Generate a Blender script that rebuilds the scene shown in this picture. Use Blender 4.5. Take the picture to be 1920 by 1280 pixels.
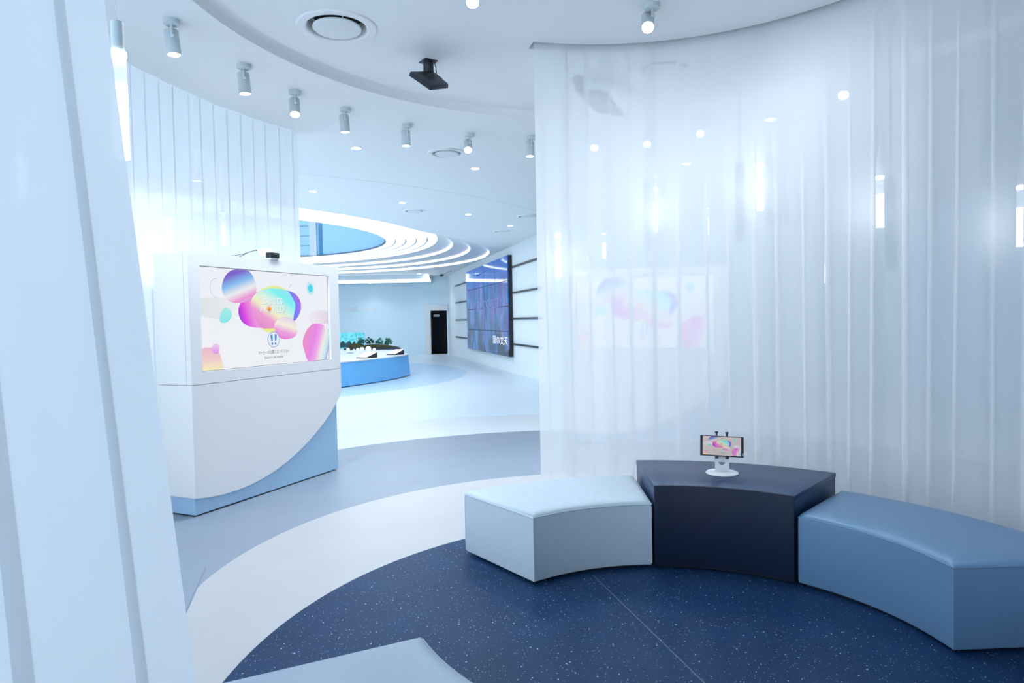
import bpy, bmesh, math, random
from mathutils import Vector, Matrix
from mathutils.geometry import delaunay_2d_cdt
random.seed(7)
for o in list(bpy.data.objects): bpy.data.objects.remove(o, do_unlink=True)
SC = bpy.context.scene; COL = SC.collection
PI = math.pi

# ------------------------------------------------------------------ camera
FPX = 1250.0; CAMH = 1.5
PITCH = math.atan(41/FPX); ROLL = math.radians(1.06)
FW = Vector((0, math.cos(PITCH), -math.sin(PITCH))); UP0 = Vector((0, math.sin(PITCH), math.cos(PITCH)))
RT = Vector((1, 0, 0))*math.cos(ROLL) - UP0*math.sin(ROLL)
UP = UP0*math.cos(ROLL) + Vector((1, 0, 0))*math.sin(ROLL)
CAM = Vector((0, 0, CAMH))
cd = bpy.data.cameras.new('camera'); cam = bpy.data.objects.new('camera', cd); COL.objects.link(cam)
M = Matrix((RT, UP, -FW)).transposed().to_4x4(); M.translation = CAM; cam.matrix_world = M
cd.sensor_width = 36; cd.lens = FPX/1920*36; cd.clip_start = .05; cd.clip_end = 200
cd.dof.use_dof = True; cd.dof.focus_distance = 4.3; cd.dof.aperture_fstop = 5.0
SC.camera = cam
# ------------------------------------------------------------------ world, exposure
w = bpy.data.worlds.new('world'); SC.world = w; w.use_nodes = True
bg = w.node_tree.nodes['Background']; bg.inputs[0].default_value = (.71, .845, 1, 1); bg.inputs[1].default_value = 1.55
SC.view_settings.view_transform = 'Standard'; SC.view_settings.look = 'None'
SC.view_settings.exposure = 0.86; SC.view_settings.gamma = 1; SC.view_settings.use_curve_mapping = False
SC.cycles.transparent_max_bounces = 12
SC.cycles.diffuse_bounces = 3
SC.cycles.max_bounces = 6
SC.cycles.glossy_bounces = 2; SC.cycles.use_light_tree = False
SC.cycles.use_adaptive_sampling = True; SC.cycles.adaptive_threshold = .05; SC.cycles.use_denoising = True
SC.cycles.transmission_bounces = 4
COOL = (.86, .925, 1.0)
K_SPOT, K_DOWN, K_PEND, K_RING = 45, 37, 6, 2.1     # lamp strengths

# ------------------------------------------------------------------ pixel helpers (1920x1280 frame)
def ray(x, y): return FW + RT*((x-960)/FPX) - UP*((y-640)/FPX)
def onz(x, y, z=0.0):
    d = ray(x, y); return CAM + d*((z-CAMH)/d.z)
def ony(x, y, Y):
    d = ray(x, y); return CAM + d*(Y/d.y)

# ------------------------------------------------------------------ materials
def lin(c):
    return tuple((v/255/12.92 if v/255 <= .04045 else ((v/255+.055)/1.055)**2.4) for v in c)
MATS = {}
def mat(name, col=(.8, .8, .8), rough=.5, metal=0, emit=None, estr=1, spec=.5, coat=0):
    if name in MATS: return MATS[name]
    m = bpy.data.materials.new(name); m.use_nodes = True; b = m.node_tree.nodes['Principled BSDF']
    b.inputs['Base Color'].default_value = (*col, 1); b.inputs['Roughness'].default_value = rough
    b.inputs['Metallic'].default_value = metal; b.inputs['Specular IOR Level'].default_value = spec
    b.inputs['Coat Weight'].default_value = coat
    if emit: b.inputs['Emission Color'].default_value = (*emit, 1); b.inputs['Emission Strength'].default_value = estr
    MATS[name] = m; return m
def tinted(m, c): m.node_tree.nodes['Principled BSDF'].inputs['Specular Tint'].default_value = (*c, 1); return m
def N(nt, t, **kw):
    n = nt.nodes.new(t)
    for k, v in kw.items(): setattr(n, k, v)
    return n
def speckle(name, base, spots, rough, scale, thr, bump=.02, mottle=.06, spec=.5):
    """smooth hard floor with chips of another colour in it"""
    m = mat(name, base, rough, spec=spec); nt = m.node_tree; b = nt.nodes['Principled BSDF']
    tc = N(nt, 'ShaderNodeTexCoord')
    prev = None
    n1 = N(nt, 'ShaderNodeTexNoise'); n1.inputs['Scale'].default_value = 3; n1.inputs['Detail'].default_value = 8
    nt.links.new(tc.outputs['Object'], n1.inputs['Vector'])
    r0 = N(nt, 'ShaderNodeMapRange'); r0.inputs[1].default_value = .3; r0.inputs[2].default_value = .7; r0.inputs[3].default_value = 1-mottle; r0.inputs[4].default_value = 1+mottle
    nt.links.new(n1.outputs['Fac'], r0.inputs[0])
    hs = N(nt, 'ShaderNodeVectorMath', operation='SCALE'); hs.inputs[0].default_value = base
    nt.links.new(r0.outputs[0], hs.inputs['Scale']); prev = hs.outputs[0]
    for i, (col, sc, th) in enumerate(spots):
        v = N(nt, 'ShaderNodeTexVoronoi'); v.inputs['Scale'].default_value = sc; v.inputs['Randomness'].default_value = 1
        nt.links.new(tc.outputs['Object'], v.inputs['Vector'])
        # only some cells carry a chip
        sx = N(nt, 'ShaderNodeSeparateColor'); nt.links.new(v.outputs['Color'], sx.inputs[0])
        pick = N(nt, 'ShaderNodeMath', operation='GREATER_THAN'); pick.inputs[1].default_value = th[1]; nt.links.new(sx.outputs[0], pick.inputs[0])
        rad = N(nt, 'ShaderNodeMath', operation='MULTIPLY'); rad.inputs[1].default_value = th[0]; nt.links.new(sx.outputs[1], rad.inputs[0])
        lt = N(nt, 'ShaderNodeMath', operation='LESS_THAN'); nt.links.new(v.outputs['Distance'], lt.inputs[0]); nt.links.new(rad.outputs[0], lt.inputs[1])
        mu = N(nt, 'ShaderNodeMath', operation='MULTIPLY'); nt.links.new(pick.outputs[0], mu.inputs[0]); nt.links.new(lt.outputs[0], mu.inputs[1])
        mx = N(nt, 'ShaderNodeMix', data_type='RGBA'); nt.links.new(mu.outputs[0], mx.inputs[0]); nt.links.new(prev, mx.inputs[6]); mx.inputs[7].default_value = (*col, 1)
        prev = mx.outputs[2]
    nt.links.new(prev, b.inputs['Base Color'])
    return m
def fabric(name, col, rough, sx, amt, bump, spec=.3):
    """woven or grained upholstery"""
    m = mat(name, col, rough, spec=spec); nt = m.node_tree; b = nt.nodes['Principled BSDF']
    tc = N(nt, 'ShaderNodeTexCoord'); hs = []
    for sc in ((sx, sx, sx*.06), (sx*.08, sx*.08, sx)):
        mp = N(nt, 'ShaderNodeMapping'); mp.inputs['Scale'].default_value = sc
        n = N(nt, 'ShaderNodeTexNoise'); n.inputs['Scale'].default_value = 1; n.inputs['Detail'].default_value = 3
        nt.links.new(tc.outputs['Object'], mp.inputs[0]); nt.links.new(mp.outputs[0], n.inputs['Vector']); hs.append(n.outputs['Fac'])
    a = N(nt, 'ShaderNodeMath', operation='ADD'); nt.links.new(hs[0], a.inputs[0]); nt.links.new(hs[1], a.inputs[1])
    r = N(nt, 'ShaderNodeMapRange'); r.inputs[1].default_value = .7; r.inputs[2].default_value = 1.3; r.inputs[3].default_value = 1-amt; r.inputs[4].default_value = 1+amt
    nt.links.new(a.outputs[0], r.inputs[0])
    s = N(nt, 'ShaderNodeVectorMath', operation='SCALE'); s.inputs[0].default_value = col; nt.links.new(r.outputs[0], s.inputs['Scale']); nt.links.new(s.outputs[0], b.inputs['Base Color'])
    bp = N(nt, 'ShaderNodeBump'); bp.inputs['Strength'].default_value = bump; bp.inputs['Distance'].default_value = .002
    nt.links.new(a.outputs[0], bp.inputs['Height']); nt.links.new(bp.outputs[0], b.inputs['Normal'])
    return m
def sheer(name, col, clear, trans=.5):
    m = bpy.data.materials.new(name); m.use_nodes = True; nt = m.node_tree; nt.nodes.clear()
    out = N(nt, 'ShaderNodeOutputMaterial'); d = N(nt, 'ShaderNodeBsdfDiffuse'); t = N(nt, 'ShaderNodeBsdfTranslucent'); tr = N(nt, 'ShaderNodeBsdfTransparent')
    d.inputs[0].default_value = (*col, 1); t.inputs[0].default_value = (*col, 1)
    a = N(nt, 'ShaderNodeMixShader'); a.inputs[0].default_value = trans; nt.links.new(d.outputs[0], a.inputs[1]); nt.links.new(t.outputs[0], a.inputs[2])
    b = N(nt, 'ShaderNodeMixShader'); b.inputs[0].default_value = clear; nt.links.new(a.outputs[0], b.inputs[1]); nt.links.new(tr.outputs[0], b.inputs[2])
    nt.links.new(b.outputs[0], out.inputs[0]); MATS[name] = m; return m
def emis(name, col, s):
    if name in MATS: return MATS[name]
    m = bpy.data.materials.new(name); m.use_nodes = True; nt = m.node_tree; nt.nodes.clear()
    e = N(nt, 'ShaderNodeEmission'); e.inputs[0].default_value = (*col, 1); e.inputs[1].default_value = s
    o = N(nt, 'ShaderNodeOutputMaterial'); nt.links.new(e.outputs[0], o.inputs[0]); MATS[name] = m
    if s < 1.5 or name == 'lamp_glow': m.cycles.emission_sampling = 'NONE'      # too faint or small to be worth light samples
    return m
def grad(name, d, a, b, stops, s, alpha=None):
    """printed/displayed colour gradient along direction d between a and b in object space"""
    m = bpy.data.materials.new(name); m.use_nodes = True; nt = m.node_tree; nt.nodes.clear()
    tc = N(nt, 'ShaderNodeTexCoord'); dt = N(nt, 'ShaderNodeVectorMath', operation='DOT_PRODUCT'); dt.inputs[1].default_value = (d[0], d[1], 0)
    mr = N(nt, 'ShaderNodeMapRange'); mr.inputs[1].default_value = a; mr.inputs[2].default_value = b
    cr = N(nt, 'ShaderNodeValToRGB'); el = cr.color_ramp.elements
    while len(el) < len(stops): el.new(.5)
    for e, (p, c) in zip(el, stops): e.position = p; e.color = (*lin(c), 1)
    em = N(nt, 'ShaderNodeEmission'); em.inputs[1].default_value = s; o = N(nt, 'ShaderNodeOutputMaterial')
    nt.links.new(tc.outputs['Object'], dt.inputs[0]); nt.links.new(dt.outputs['Value'], mr.inputs[0]); nt.links.new(mr.outputs[0], cr.inputs[0]); nt.links.new(cr.outputs[0], em.inputs[0])
    nt.links.new(em.outputs[0], o.inputs[0]); m.cycles.emission_sampling = 'NONE'; return m

WHITE = mat('white_paint', (.80, .81, .82), .55)
CEIL = mat('ceiling_paint', (.88, .885, .885), .7)
WALLM = mat('wall_paint', (.72, .89, .98), .6)
KW = mat('kiosk_white', (.89, .88, .87), .32)
KB = mat('kiosk_blue', (.40, .60, .80), .4)
BLACK = mat('black_plastic', (.012, .015, .022), .45)
SHADEGAP = mat('shade_gap', (.01, .012, .018), .8)  # near-black colour stands in for shade in floor gaps and vent throats
METALW = mat('lamp_white', (.62, .70, .72), .4)
TABLEM = mat('table_laminate', (.005, .028, .090), .34, spec=.5)
LEATHER = fabric('grey_blue_leather', (.125, .235, .385), .36, 900, .03, .05, spec=.85)
LEATHER2 = fabric('pale_grey_leather', (.31, .40, .50), .4, 900, .03, .05, spec=.4)
LINEN = fabric('pale_grey_linen', (.50, .585, .655), .6, 420, .055, .25, spec=.35)
SEAMM = mat('piping_leather', (.17, .27, .40), .4)
SHEER = sheer('sheer_voile', (.965, .98, .99), .25, .38)
SHEER2 = sheer('sheer_voile_dense', (.94, .955, .97), .03, .42)
PLEAT2 = sheer('sheer_crease', (.93, .95, .96), .0, .22)
PLEAT = sheer('sheer_pleat', (.99, .99, .99), .05, .40)
SHEER3 = sheer('sheer_voile_heavy', (.85, .88, .91), .006, .42)
LAMP = emis('lamp_glow', (.93, .97, 1), 14)
RINGE = emis('ring_glow', (.88, .95, 1), K_RING)
STRIPE = emis('strip_glow', (.88, .95, 1), 2.5)
PENDE = emis('pendant_glow', (.92, .97, 1), K_PEND)

# ------------------------------------------------------------------ mesh builder
class MB:
    def __init__(s): s.v = []; s.f = []
    def add(s, vs, fs):
        k = len(s.v); s.v += [tuple(v) for v in vs]; s.f += [tuple(i+k for i in f) for f in fs]; return s
    def box(s, x0, x1, y0, y1, z0, z1):
        return s.add([(x, y, z) for z in (z0, z1) for y in (y0, y1) for x in (x0, x1)],
                     [(0, 2, 3, 1), (4, 5, 7, 6), (0, 1, 5, 4), (2, 6, 7, 3), (0, 4, 6, 2), (1, 3, 7, 5)])
    def prism(s, poly, a, b, ax='z'):
        """polygon extruded a..b; ax z: poly is x,y; ax y: poly is x,z"""
        n = len(poly)
        def P(p, h): return (p[0], p[1], h) if ax == 'z' else (p[0], h, p[1])
        vs = [P(p, a) for p in poly]+[P(p, b) for p in poly]
        fs = [tuple(range(n))[::-1], tuple(range(n, 2*n))]+[(i, (i+1) % n, n+(i+1) % n, n+i) for i in range(n)]
        if ax == 'y': fs = [f[::-1] for f in fs]
        return s.add(vs, fs)
    def lathe(s, prof, n=32, c=(0, 0, 0), cap0=True, cap1=True):
        vs = []; fs = []
        for r, z in prof:
            for i in range(n): a = 2*PI*i/n; vs.append((c[0]+r*math.cos(a), c[1]+r*math.sin(a), c[2]+z))
        for k in range(len(prof)-1):
            for i in range(n): j = (i+1) % n; fs.append((k*n+i, k*n+j, (k+1)*n+j, (k+1)*n+i))
        if cap0: fs.append(tuple(range(n))[::-1])
        if cap1: fs.append(tuple(range((len(prof)-1)*n, len(prof)*n)))
        return s.add(vs, fs)
    def tube(s, pts, r, n=8):
        pts = [Vector(p) for p in pts]; vs = []; fs = []
        rr = r if isinstance(r, (list, tuple)) else [r]*len(pts)
        for k, p in enumerate(pts):
            t = (pts[min(k+1, len(pts)-1)]-pts[max(k-1, 0)]).normalized()
            a = t.cross(Vector((0, 0, 1)) if abs(t.z) < .95 else Vector((1, 0, 0))).normalized(); b = t.cross(a)
            for i in range(n): q = 2*PI*i/n; vs.append(p+(a*math.cos(q)+b*math.sin(q))*rr[k])
        for k in range(len(pts)-1):
            for i in range(n): j = (i+1) % n; fs.append((k*n+i, k*n+j, (k+1)*n+j, (k+1)*n+i))
        fs += [tuple(range(n))[::-1], tuple(range((len(pts)-1)*n, len(pts)*n))]
        return s.add(vs, fs)
    def build(s, name, m, parent=None, smooth=False, bevel=0, seg=2, kind=None, angle=40):
        me = bpy.data.meshes.new(name); me.from_pydata(s.v, [], s.f); me.validate(); me.update()
        bm = bmesh.new(); bm.from_mesh(me); bmesh.ops.recalc_face_normals(bm, faces=bm.faces)
        if bevel: 
            bmesh.ops.bevel(bm, geom=[e for e in bm.edges if len(e.link_faces) == 2 and e.calc_face_angle(0) > .5], offset=bevel, segments=seg, profile=.5, affect='EDGES')
        bm.to_mesh(me); bm.free()
        me.materials.append(m)
        if smooth or bevel:
            for p in me.polygons: p.use_smooth = True
            try: me.set_sharp_from_angle(angle=math.radians(angle))
            except Exception: pass
        o = bpy.data.objects.new(name, me); COL.objects.link(o)
        if parent is not None: o.parent = parent
        if kind: o['kind'] = kind
        return o
def tag(o, label, cat, group=None):
    o['label'] = label; o['category'] = cat
    if group: o['group'] = group
    return o
def thing(name, label, cat, loc=(0, 0, 0), rotz=0, group=None):
    o = bpy.data.objects.new(name, None); COL.objects.link(o); o.location = loc; o.rotation_euler = (0, 0, rotz); o.empty_display_size = .1
    return tag(o, label, cat, group)
def struct(o): o['kind'] = 'structure'; return o
def circle(c, r, n=96, a0=0, a1=2*PI, end=False):
    k = n if not end else n-1
    return [(c[0]+r*math.cos(a0+(a1-a0)*i/k), c[1]+r*math.sin(a0+(a1-a0)*i/k)) for i in range(n)]
def inside(p, poly):
    x, y = p; r = False; j = len(poly)-1
    for i in range(len(poly)):
        xi, yi = poly[i]; xj, yj = poly[j]
        if (yi > y) != (yj > y) and x < (xj-xi)*(y-yi)/(yj-yi)+xi: r = not r
        j = i
    return r
def region(outer, holes):
    """triangles of a flat region with holes"""
    vs = []; es = []
    for loop in [outer]+holes:
        k = len(vs); vs += [Vector(p) for p in loop]; es += [(k+i, k+(i+1) % len(loop)) for i in range(len(loop))]
    v, e, f, *_ = delaunay_2d_cdt(vs, es, [], 0, 1e-5)
    out = []
    for t in f:
        c = sum((v[i] for i in t), Vector((0, 0)))/len(t)
        if inside(c, outer) and not any(inside(c, h) for h in holes): out.append(tuple(t))
    return [tuple(p) for p in v], out
def sheet(name, outer, holes, z, m, parent=None, thick=.0):
    v, f = region(outer, holes); b = MB(); b.add([(x, y, z) for x, y in v], f)
    if thick:
        b.add([(x, y, z+thick) for x, y in v], f)
        for loop in [outer]+holes: skirt(b, loop, z, z+thick)
    return b.build(name, m, parent)
def skirt(b, loop, z0, z1, closed=True):
    n = len(loop)
    b.add([(x, y, z0) for x, y in loop]+[(x, y, z1) for x, y in loop], [(i, (i+1) % n, n+(i+1) % n, n+i) for i in range(n if closed else n-1)])
    return b
def text_part(name, body, size, m, parent, mw=None, ext=.0, width=None, align='CENTER'):
    cu = bpy.data.curves.new(name, 'FONT'); cu.body = body; cu.size = size; cu.align_x = align; cu.align_y = 'CENTER'; cu.extrude = ext; cu.resolution_u = 3
    t = bpy.data.objects.new(name+'_tmp', cu); COL.objects.link(t); bpy.context.view_layer.update()
    dg = bpy.context.evaluated_depsgraph_get(); me = bpy.data.meshes.new_from_object(t.evaluated_get(dg)); bpy.data.objects.remove(t, do_unlink=True)
    if width and len(me.vertices):
        xs = [v.co.x for v in me.vertices]; k = width/(max(xs)-min(xs))
        for v in me.vertices: v.co.x *= k
    me.materials.clear(); me.materials.append(m); o = bpy.data.objects.new(name, me); COL.objects.link(o); o.parent = parent
    if mw is not None: o.matrix_local = mw
    return o

# ================================================================== THE SETTING
ZR, ZD, ZH = 3.55, 3.63, 3.547          # ceilings: ring, lounge disc, hall
CF = (.913, 4.05); RF = 2.90           # lounge ceiling disc
CC = (.765, 3.20); RLIP = 2.07         # curtain circle of the lounge
CR = (.80, 4.66)                       # centre of the big ring (spots, kiosks, outer curtains)
CB = (.787, 2.825); RI, RO = 1.115, 1.80   # bench ring

# ---- floor
FPALE = speckle('floor_white', (.42, .435, .45), [((.40, .45, .50), 160, (.35, .75))], .42, 0, 0, mottle=.02)
FGREY = speckle('floor_grey', (.21, .265, .335), [((.38, .46, .54), 260, (.35, .7)), ((.19, .25, .33), 230, (.35, .7))], .45, 0, 0, mottle=.03)
FDARK = speckle('floor_navy', (.010, .034, .092), [((.026, .068, .15), 300, (.5, .5)), ((.20, .30, .42), 130, (.40, .84)), ((.50, .62, .74), 66, (.26, .87))], .42, 0, 0, mottle=.14, spec=.12)
tinted(FDARK, (.45, .75, 1)); tinted(TABLEM, (.55, .80, 1)); tinted(LEATHER, (.6, .85, 1)); tinted(LINEN, (.7, .9, 1))
FBLUE = mat('floor_pale_blue', (.46, .64, .80), .35)
FHALL = mat('floor_hall_white', (.66, .77, .86), .38)
floor = struct(MB().box(-17, 9, -6, 32, -.05, 0).build('floor', FHALL))
def inlay(loop, z, m, name='floor_inlay'):
    b = MB(); n = len(loop); b.add([(x, y, z) for x, y in loop], [tuple(range(n))]); skirt(b, loop, .0, z); return b.build(name, m, floor)
inlay(circle((-8.55, 18.66), 7.25, 128), .001, FBLUE)
inlay(circle((.45, 5.4), 5.05, 128), .0008, mat('floor_pale_ring', (.61, .665, .71), .4))
inlay(circle(CR, 4.30, 128), .0014, FGREY)
# white ring, cut off straight on its left side along a dark joint
p0, p1 = onz(347, 1155), onz(379, 1082)
dv = (p1-p0).normalized(); nv = Vector((-dv.y, dv.x, 0))
wl = []
for x, y in circle((.753, 3.854), 2.58, 160):
    s = (Vector((x, y, 0))-p0).dot(nv)
    if s > 0 and y < 3.95: q = Vector((x, y, 0))-nv*s; wl.append((q.x, q.y))
    else: wl.append((x, y))
inlay(wl, .002, FPALE)
a = p0-dv*1.2; b_ = p1+dv*.16
inlay([(a-nv*.004)[:2], (a+nv*.016)[:2], (b_+nv*.006)[:2], (b_-nv*.001)[:2]], .0024, mat('floor_joint', (.16, .22, .30), .6), 'floor_joint')
inlay(circle((1.03, 2.73), 2.27, 160), .003, FDARK)
s0, s1 = onz(1112, 1079), onz(1340, 1300); dv2 = (s1-s0).normalized(); nv2 = Vector((-dv2.y, dv2.x, 0)); s1 = s0+dv2*3
inlay([(s0-nv2*.0022)[:2], (s0+nv2*.0022)[:2], (s1+nv2*.0022)[:2], (s1-nv2*.0022)[:2]], .0034, mat('floor_weld', (.09, .14, .21), .5), 'floor_joint')

# ---- ceilings (each round vent has its own opening)
VENTS = [(632, 51, ZD, .285, 'large round ceiling vent with a dark slot over the lounge'), (838, 287, ZR, .24, 'round ceiling vent beside the sixth spotlight'), (777, 395, ZH, .22, 'round ceiling vent in the hall, right of the glowing rings'),
         (943, 433, ZH, .24, 'round ceiling vent above the video wall'), (990, 405, ZH, .24, 'round hall ceiling vent cut by the curtain edge'), (1245, 130, ZD, .27, 'round ceiling vent faintly seen through the curved curtain')]
def vholes(z): return [circle(onz(x, y, z), r*.74, 40) for x, y, zz_, r, l in VENTS if zz_ == z]
HC = (-7.53, 17.02); HRAD = 9.12
hallpoly = circle(HC, HRAD, 80, PI, 2*PI, True)+[(HC[0]+HRAD, 31), (HC[0]-HRAD, 31)]
disc = circle(CF, RF, 128)
ceiling = struct(sheet('ceiling', [(-6.5, -2.3), (9, -2.3), (9, 31), (-17, 31), (-17, 8), (-6.5, 8)], [disc, hallpoly]+vholes(ZR), ZR, CEIL))
bb = MB(); skirt(bb, hallpoly[:80], ZH, ZR, False); bb.build('ceiling_step', CEIL, ceiling, True)
# lounge disc with the curtain slot
A0, A1 = math.radians(105.6), math.radians(-52)
n = 90
slot = [(CC[0]+RLIP*math.cos(A0+(A1-A0)*i/n), CC[1]+RLIP*math.sin(A0+(A1-A0)*i/n)) for i in range(n+1)]
slot += [(CC[0]+(RLIP+.14)*math.cos(A0+(A1-A0)*i/n), CC[1]+(RLIP+.14)*math.sin(A0+(A1-A0)*i/n)) for i in range(n, -1, -1)]
sheet('ceiling_recess', disc, [slot]+vholes(ZD), ZD, CEIL, ceiling)
bb = MB(); cove = []
k = len(disc)
rings = [(RF+.0, ZR), (RF, ZD-.035), (RF-.01, ZD-.015), (RF-.03, ZD-.003), (RF-.06, ZD)]
vs = []; fs = []
for r, z in rings: vs += [(x, y, z) for x, y in circle(CF, r, 128)]
for j in range(len(rings)-1): fs += [(j*128+i, j*128+(i+1) % 128, (j+1)*128+(i+1) % 128, (j+1)*128+i) for i in range(128)]
bb.add(vs, fs); bb.build('ceiling_fascia', CEIL, ceiling, True)
bb = MB(); skirt(bb, slot, ZD, ZD+.22); v, f = region(slot, []); bb.add([(x, y, ZD+.22) for x, y in v], f); bb.build('curtain_slot', CEIL, ceiling)

# ---- light well in the hall ceiling: eccentric glowing rings around an opening
GC = Vector((-9.9, 17.05)); GR = 8.0
AC = Vector((-8.5, 19.93)); AR = 7.87
def rA(t):
    d = Vector((math.cos(t), math.sin(t))); o = GC-AC; b = o.dot(d); c = o.dot(o)-AR*AR; D = b*b-c
    r = -b+math.sqrt(D) if D > 0 else 0
    x = r-GR; return GR+(x+math.sqrt(x*x+.02))/2        # soft max
NW = 160; TH = [2*PI*i/NW for i in range(NW)]
def wellloop(k): return [tuple(GC+Vector((math.cos(t), math.sin(t)))*(GR+(rA(t)-GR)*k)) for t in TH]
LA, LB, LCc, LG = wellloop(1), wellloop(.66), wellloop(.33), wellloop(0)
hc = sheet('ceiling_hall', hallpoly, [LA]+vholes(ZH), ZH, CEIL, ceiling)
rl = thing('ring_light', 'oval light well of concentric glowing white rings in the hall ceiling', 'ceiling light', (GC.x, GC.y, ZH))
def loc_(loop): return [(x-GC.x, y-GC.y) for x, y in loop]
def annulus(b, l0, z0, l1, z1):
    n = len(l0); b.add([(x, y, z0) for x, y in l0]+[(x, y, z1) for x, y in l1], [(i, (i+1) % n, n+(i+1) % n, n+i) for i in range(n)])
z = 0.0
for l0, l1 in ((LA, LB), (LB, LCc), (LCc, LG)):
    b = MB(); skirt(b, loc_(l0), z, z+.062); b.build('light_band', RINGE, rl, True)
    z += .05
    b = MB(); annulus(b, loc_(l0), z+.012, loc_(l1), z); b.build('soffit_ring', WHITE, rl, True)
IC = Vector((-8.6, 18.2)); IR = 5.1
def mid(k): return circle((GC.x+(IC.x-GC.x)*k, GC.y+(IC.y-GC.y)*k), GR+(IR-GR)*k, NW)
zz = z
for j in range(5):
    k0, k1 = j/5, (j+1)/5-.034
    b = MB(); annulus(b, loc_(mid(k0)), zz, loc_(mid(k1)), zz+.005); b.build('light_ring', RINGE, rl, True)
    b = MB(); skirt(b, loc_(mid(k1)), zz+.005, zz+.055); annulus(b, loc_(mid(k1)), zz+.055, loc_(mid((j+1)/5)), zz+.055); b.build('ring_joint', mat('ring_joint', (.25, .33, .42), .6), rl)
    zz += .022
zz_in = zz+.013
# drum above the opening with glazed gallery boards
DRUMM = mat('gallery_blue', (.50, .74, .90), .35)
b = MB(); skirt(b, circle((0, 0), IR+.05, 96), zz_in, 2.6); 
b.v = [(x+IC.x-GC.x, y+IC.y-GC.y, zq) for x, y, zq in b.v]
b.add([(x+IC.x-GC.x, y+IC.y-GC.y, 2.6) for x, y in circle((0, 0), IR+.05, 96)], [tuple(range(96))]); b.build('drum_wall', DRUMM, rl)
yb = IC.y+IR-.35-GC.y
for j in range(7):
    MB().box(-2.6, 5.2, yb, yb+.03, zz_in+.02+j*.33, zz_in+.02+j*.33+.315).build('gallery_board', DRUMM, rl)
for gx in (-1.5, 1.6):  # added fill lights without a fixture, to brighten the gallery boards
    l = bpy.data.lights.new('gallery_fill', 'POINT'); l.energy = 30; l.color = COOL; l.shadow_soft_size = .2; lo = bpy.data.objects.new('gallery_fill', l); COL.objects.link(lo); lo.parent = rl; lo.location = (IC.x-GC.x+gx, yb-2.6, 2.0)
X604 = ony(604, 450, yb+GC.y).x-GC.x
MB().box(X604-.09, X604+.09, yb-.10, yb-.01, zz_in, 2.6).build('gallery_post', mat('post_blue', (.10, .30, .52), .4), rl)
MB().box(X604-.42, X604-.18, yb-.06, yb-.01, zz_in, 2.6).build('gallery_post', WHITE, rl)

# ---- walls
def wall(name, pts, z0, z1, m, th=.12):
    """upright wall along a polyline, thickness to the left of the path"""
    b = MB()
    for (x0, y0), (x1, y1) in zip(pts[:-1], pts[1:]):
        d = Vector((x1-x0, y1-y0)).normalized(); n = Vector((-d.y, d.x))*th
        b.add([(x0, y0, z0), (x1, y1, z0), (x1+n.x, y1+n.y, z0), (x0+n.x, y0+n.y, z0), (x0, y0, z1), (x1, y1, z1), (x1+n.x, y1+n.y, z1), (x0+n.x, y0+n.y, z1)],
              [(3, 2, 1, 0), (4, 5, 6, 7), (0, 1, 5, 4), (1, 2, 6, 5), (2, 3, 7, 6), (3, 0, 4, 7)])
    return struct(b.build(name, m))
YB = 30.3
DX0, DX1, DZ = ony(808, 620, YB).x, ony(838.5, 620, YB).x, 1.97
bw = MB(); bw.box(-16.7, DX0, YB, YB+.12, 0, 3.7).box(DX0, DX1, YB, YB+.12, DZ, 3.7).box(DX1, -2.6, YB, YB+.12, 0, 3.7)
wb = struct(bw.build('wall_back', WALLM))
P0 = Vector((-2.88, 30.3, 0)); P1 = Vector((.506, 16.75, 0)); WD = (P1-P0).normalized(); WN = Vector((WD.y, -WD.x, 0))
PE = P0+WD*15.6
WALLR = mat('wall_bright', (.80, .85, .88), .5)
wr = wall('wall_right', [(P0.x, P0.y), (PE.x, PE.y)], 0, 3.6, WALLR)
wall('wall_passage', [(PE.x, PE.y), (8.0, 13.6)], 0, 3.6, WALLM)
wall('wall_side', [(8.0, 13.6), (8.0, -3.0)], 0, 3.6, mat('wall_blue', (.46, .66, .86), .6))
wall('wall_blocker', [(9.0, -2.2), (.9, -2.2)], 0, 3.6, WALLM)  # unseen part-width wall, added to block world light on the right
wall('wall_left', [(-16.6, 8.0), (-16.6, 30.3)], 0, 3.7, WALLM)
# door: dark room behind a white frame
dr = struct(MB().box(DX0-.26, DX0, YB-.06, YB+.2, 0, DZ+.25).box(DX0, DX1+.03, YB-.06, YB+.2, DZ, DZ+.25).build('door_1', WHITE))
b = MB(); b.box(DX0-.3, DX1+.3, YB+.2, YB+1.6, 0, DZ+.3); b.f = [f for i, f in enumerate(b.f) if i != 2]
b.build('dark_room', mat('dark_room', (.012, .018, .03), .7), dr)
MB().box(DX0+.03, DX0+.30, YB+.9, YB+.93, 1.70, 1.80).build('room_sign', emis('room_sign', (.35, .5, .62), .25), dr)
# bulkhead over the back wall with its glowing edge
BKM = mat('bulkhead', (.70, .79, .86), .6)
e = []
for x, y in ((560, 521), (640, 519.5), (690, 519), (740, 521.5), (780, 524.5), (805, 526)):
    e.append((x, y))
bk = []
for i, (x, y) in enumerate(e): p = ony(x, y, 29.2); bk.append((p.x, 29.2+.05*(i-3)**2*.2))
bkl = [(-15, 29.6)]+bk
poly = bkl+[(bk[-1][0]+.0, YB-.01), (-15, YB-.01)]
b = MB(); v, f = region(poly, []); b.add([(x, y, 3.22) for x, y in v], f); skirt(b, poly, 3.22, ZH); b.build('bulkhead', BKM, ceiling)
b = MB(); skirt(b, [(x, y-.012) for x, y in bkl], 3.215, 3.335, False); skirt(b, [(bk[-1][0]+.012, bk[-1][1]-.012), (bk[-1][0]+.012, bk[-1][1]+.35)], 3.215, 3.335, False)
tag(b.build('strip_light', STRIPE), 'long curved white light strip along the bulkhead above the back wall', 'light')
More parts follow.
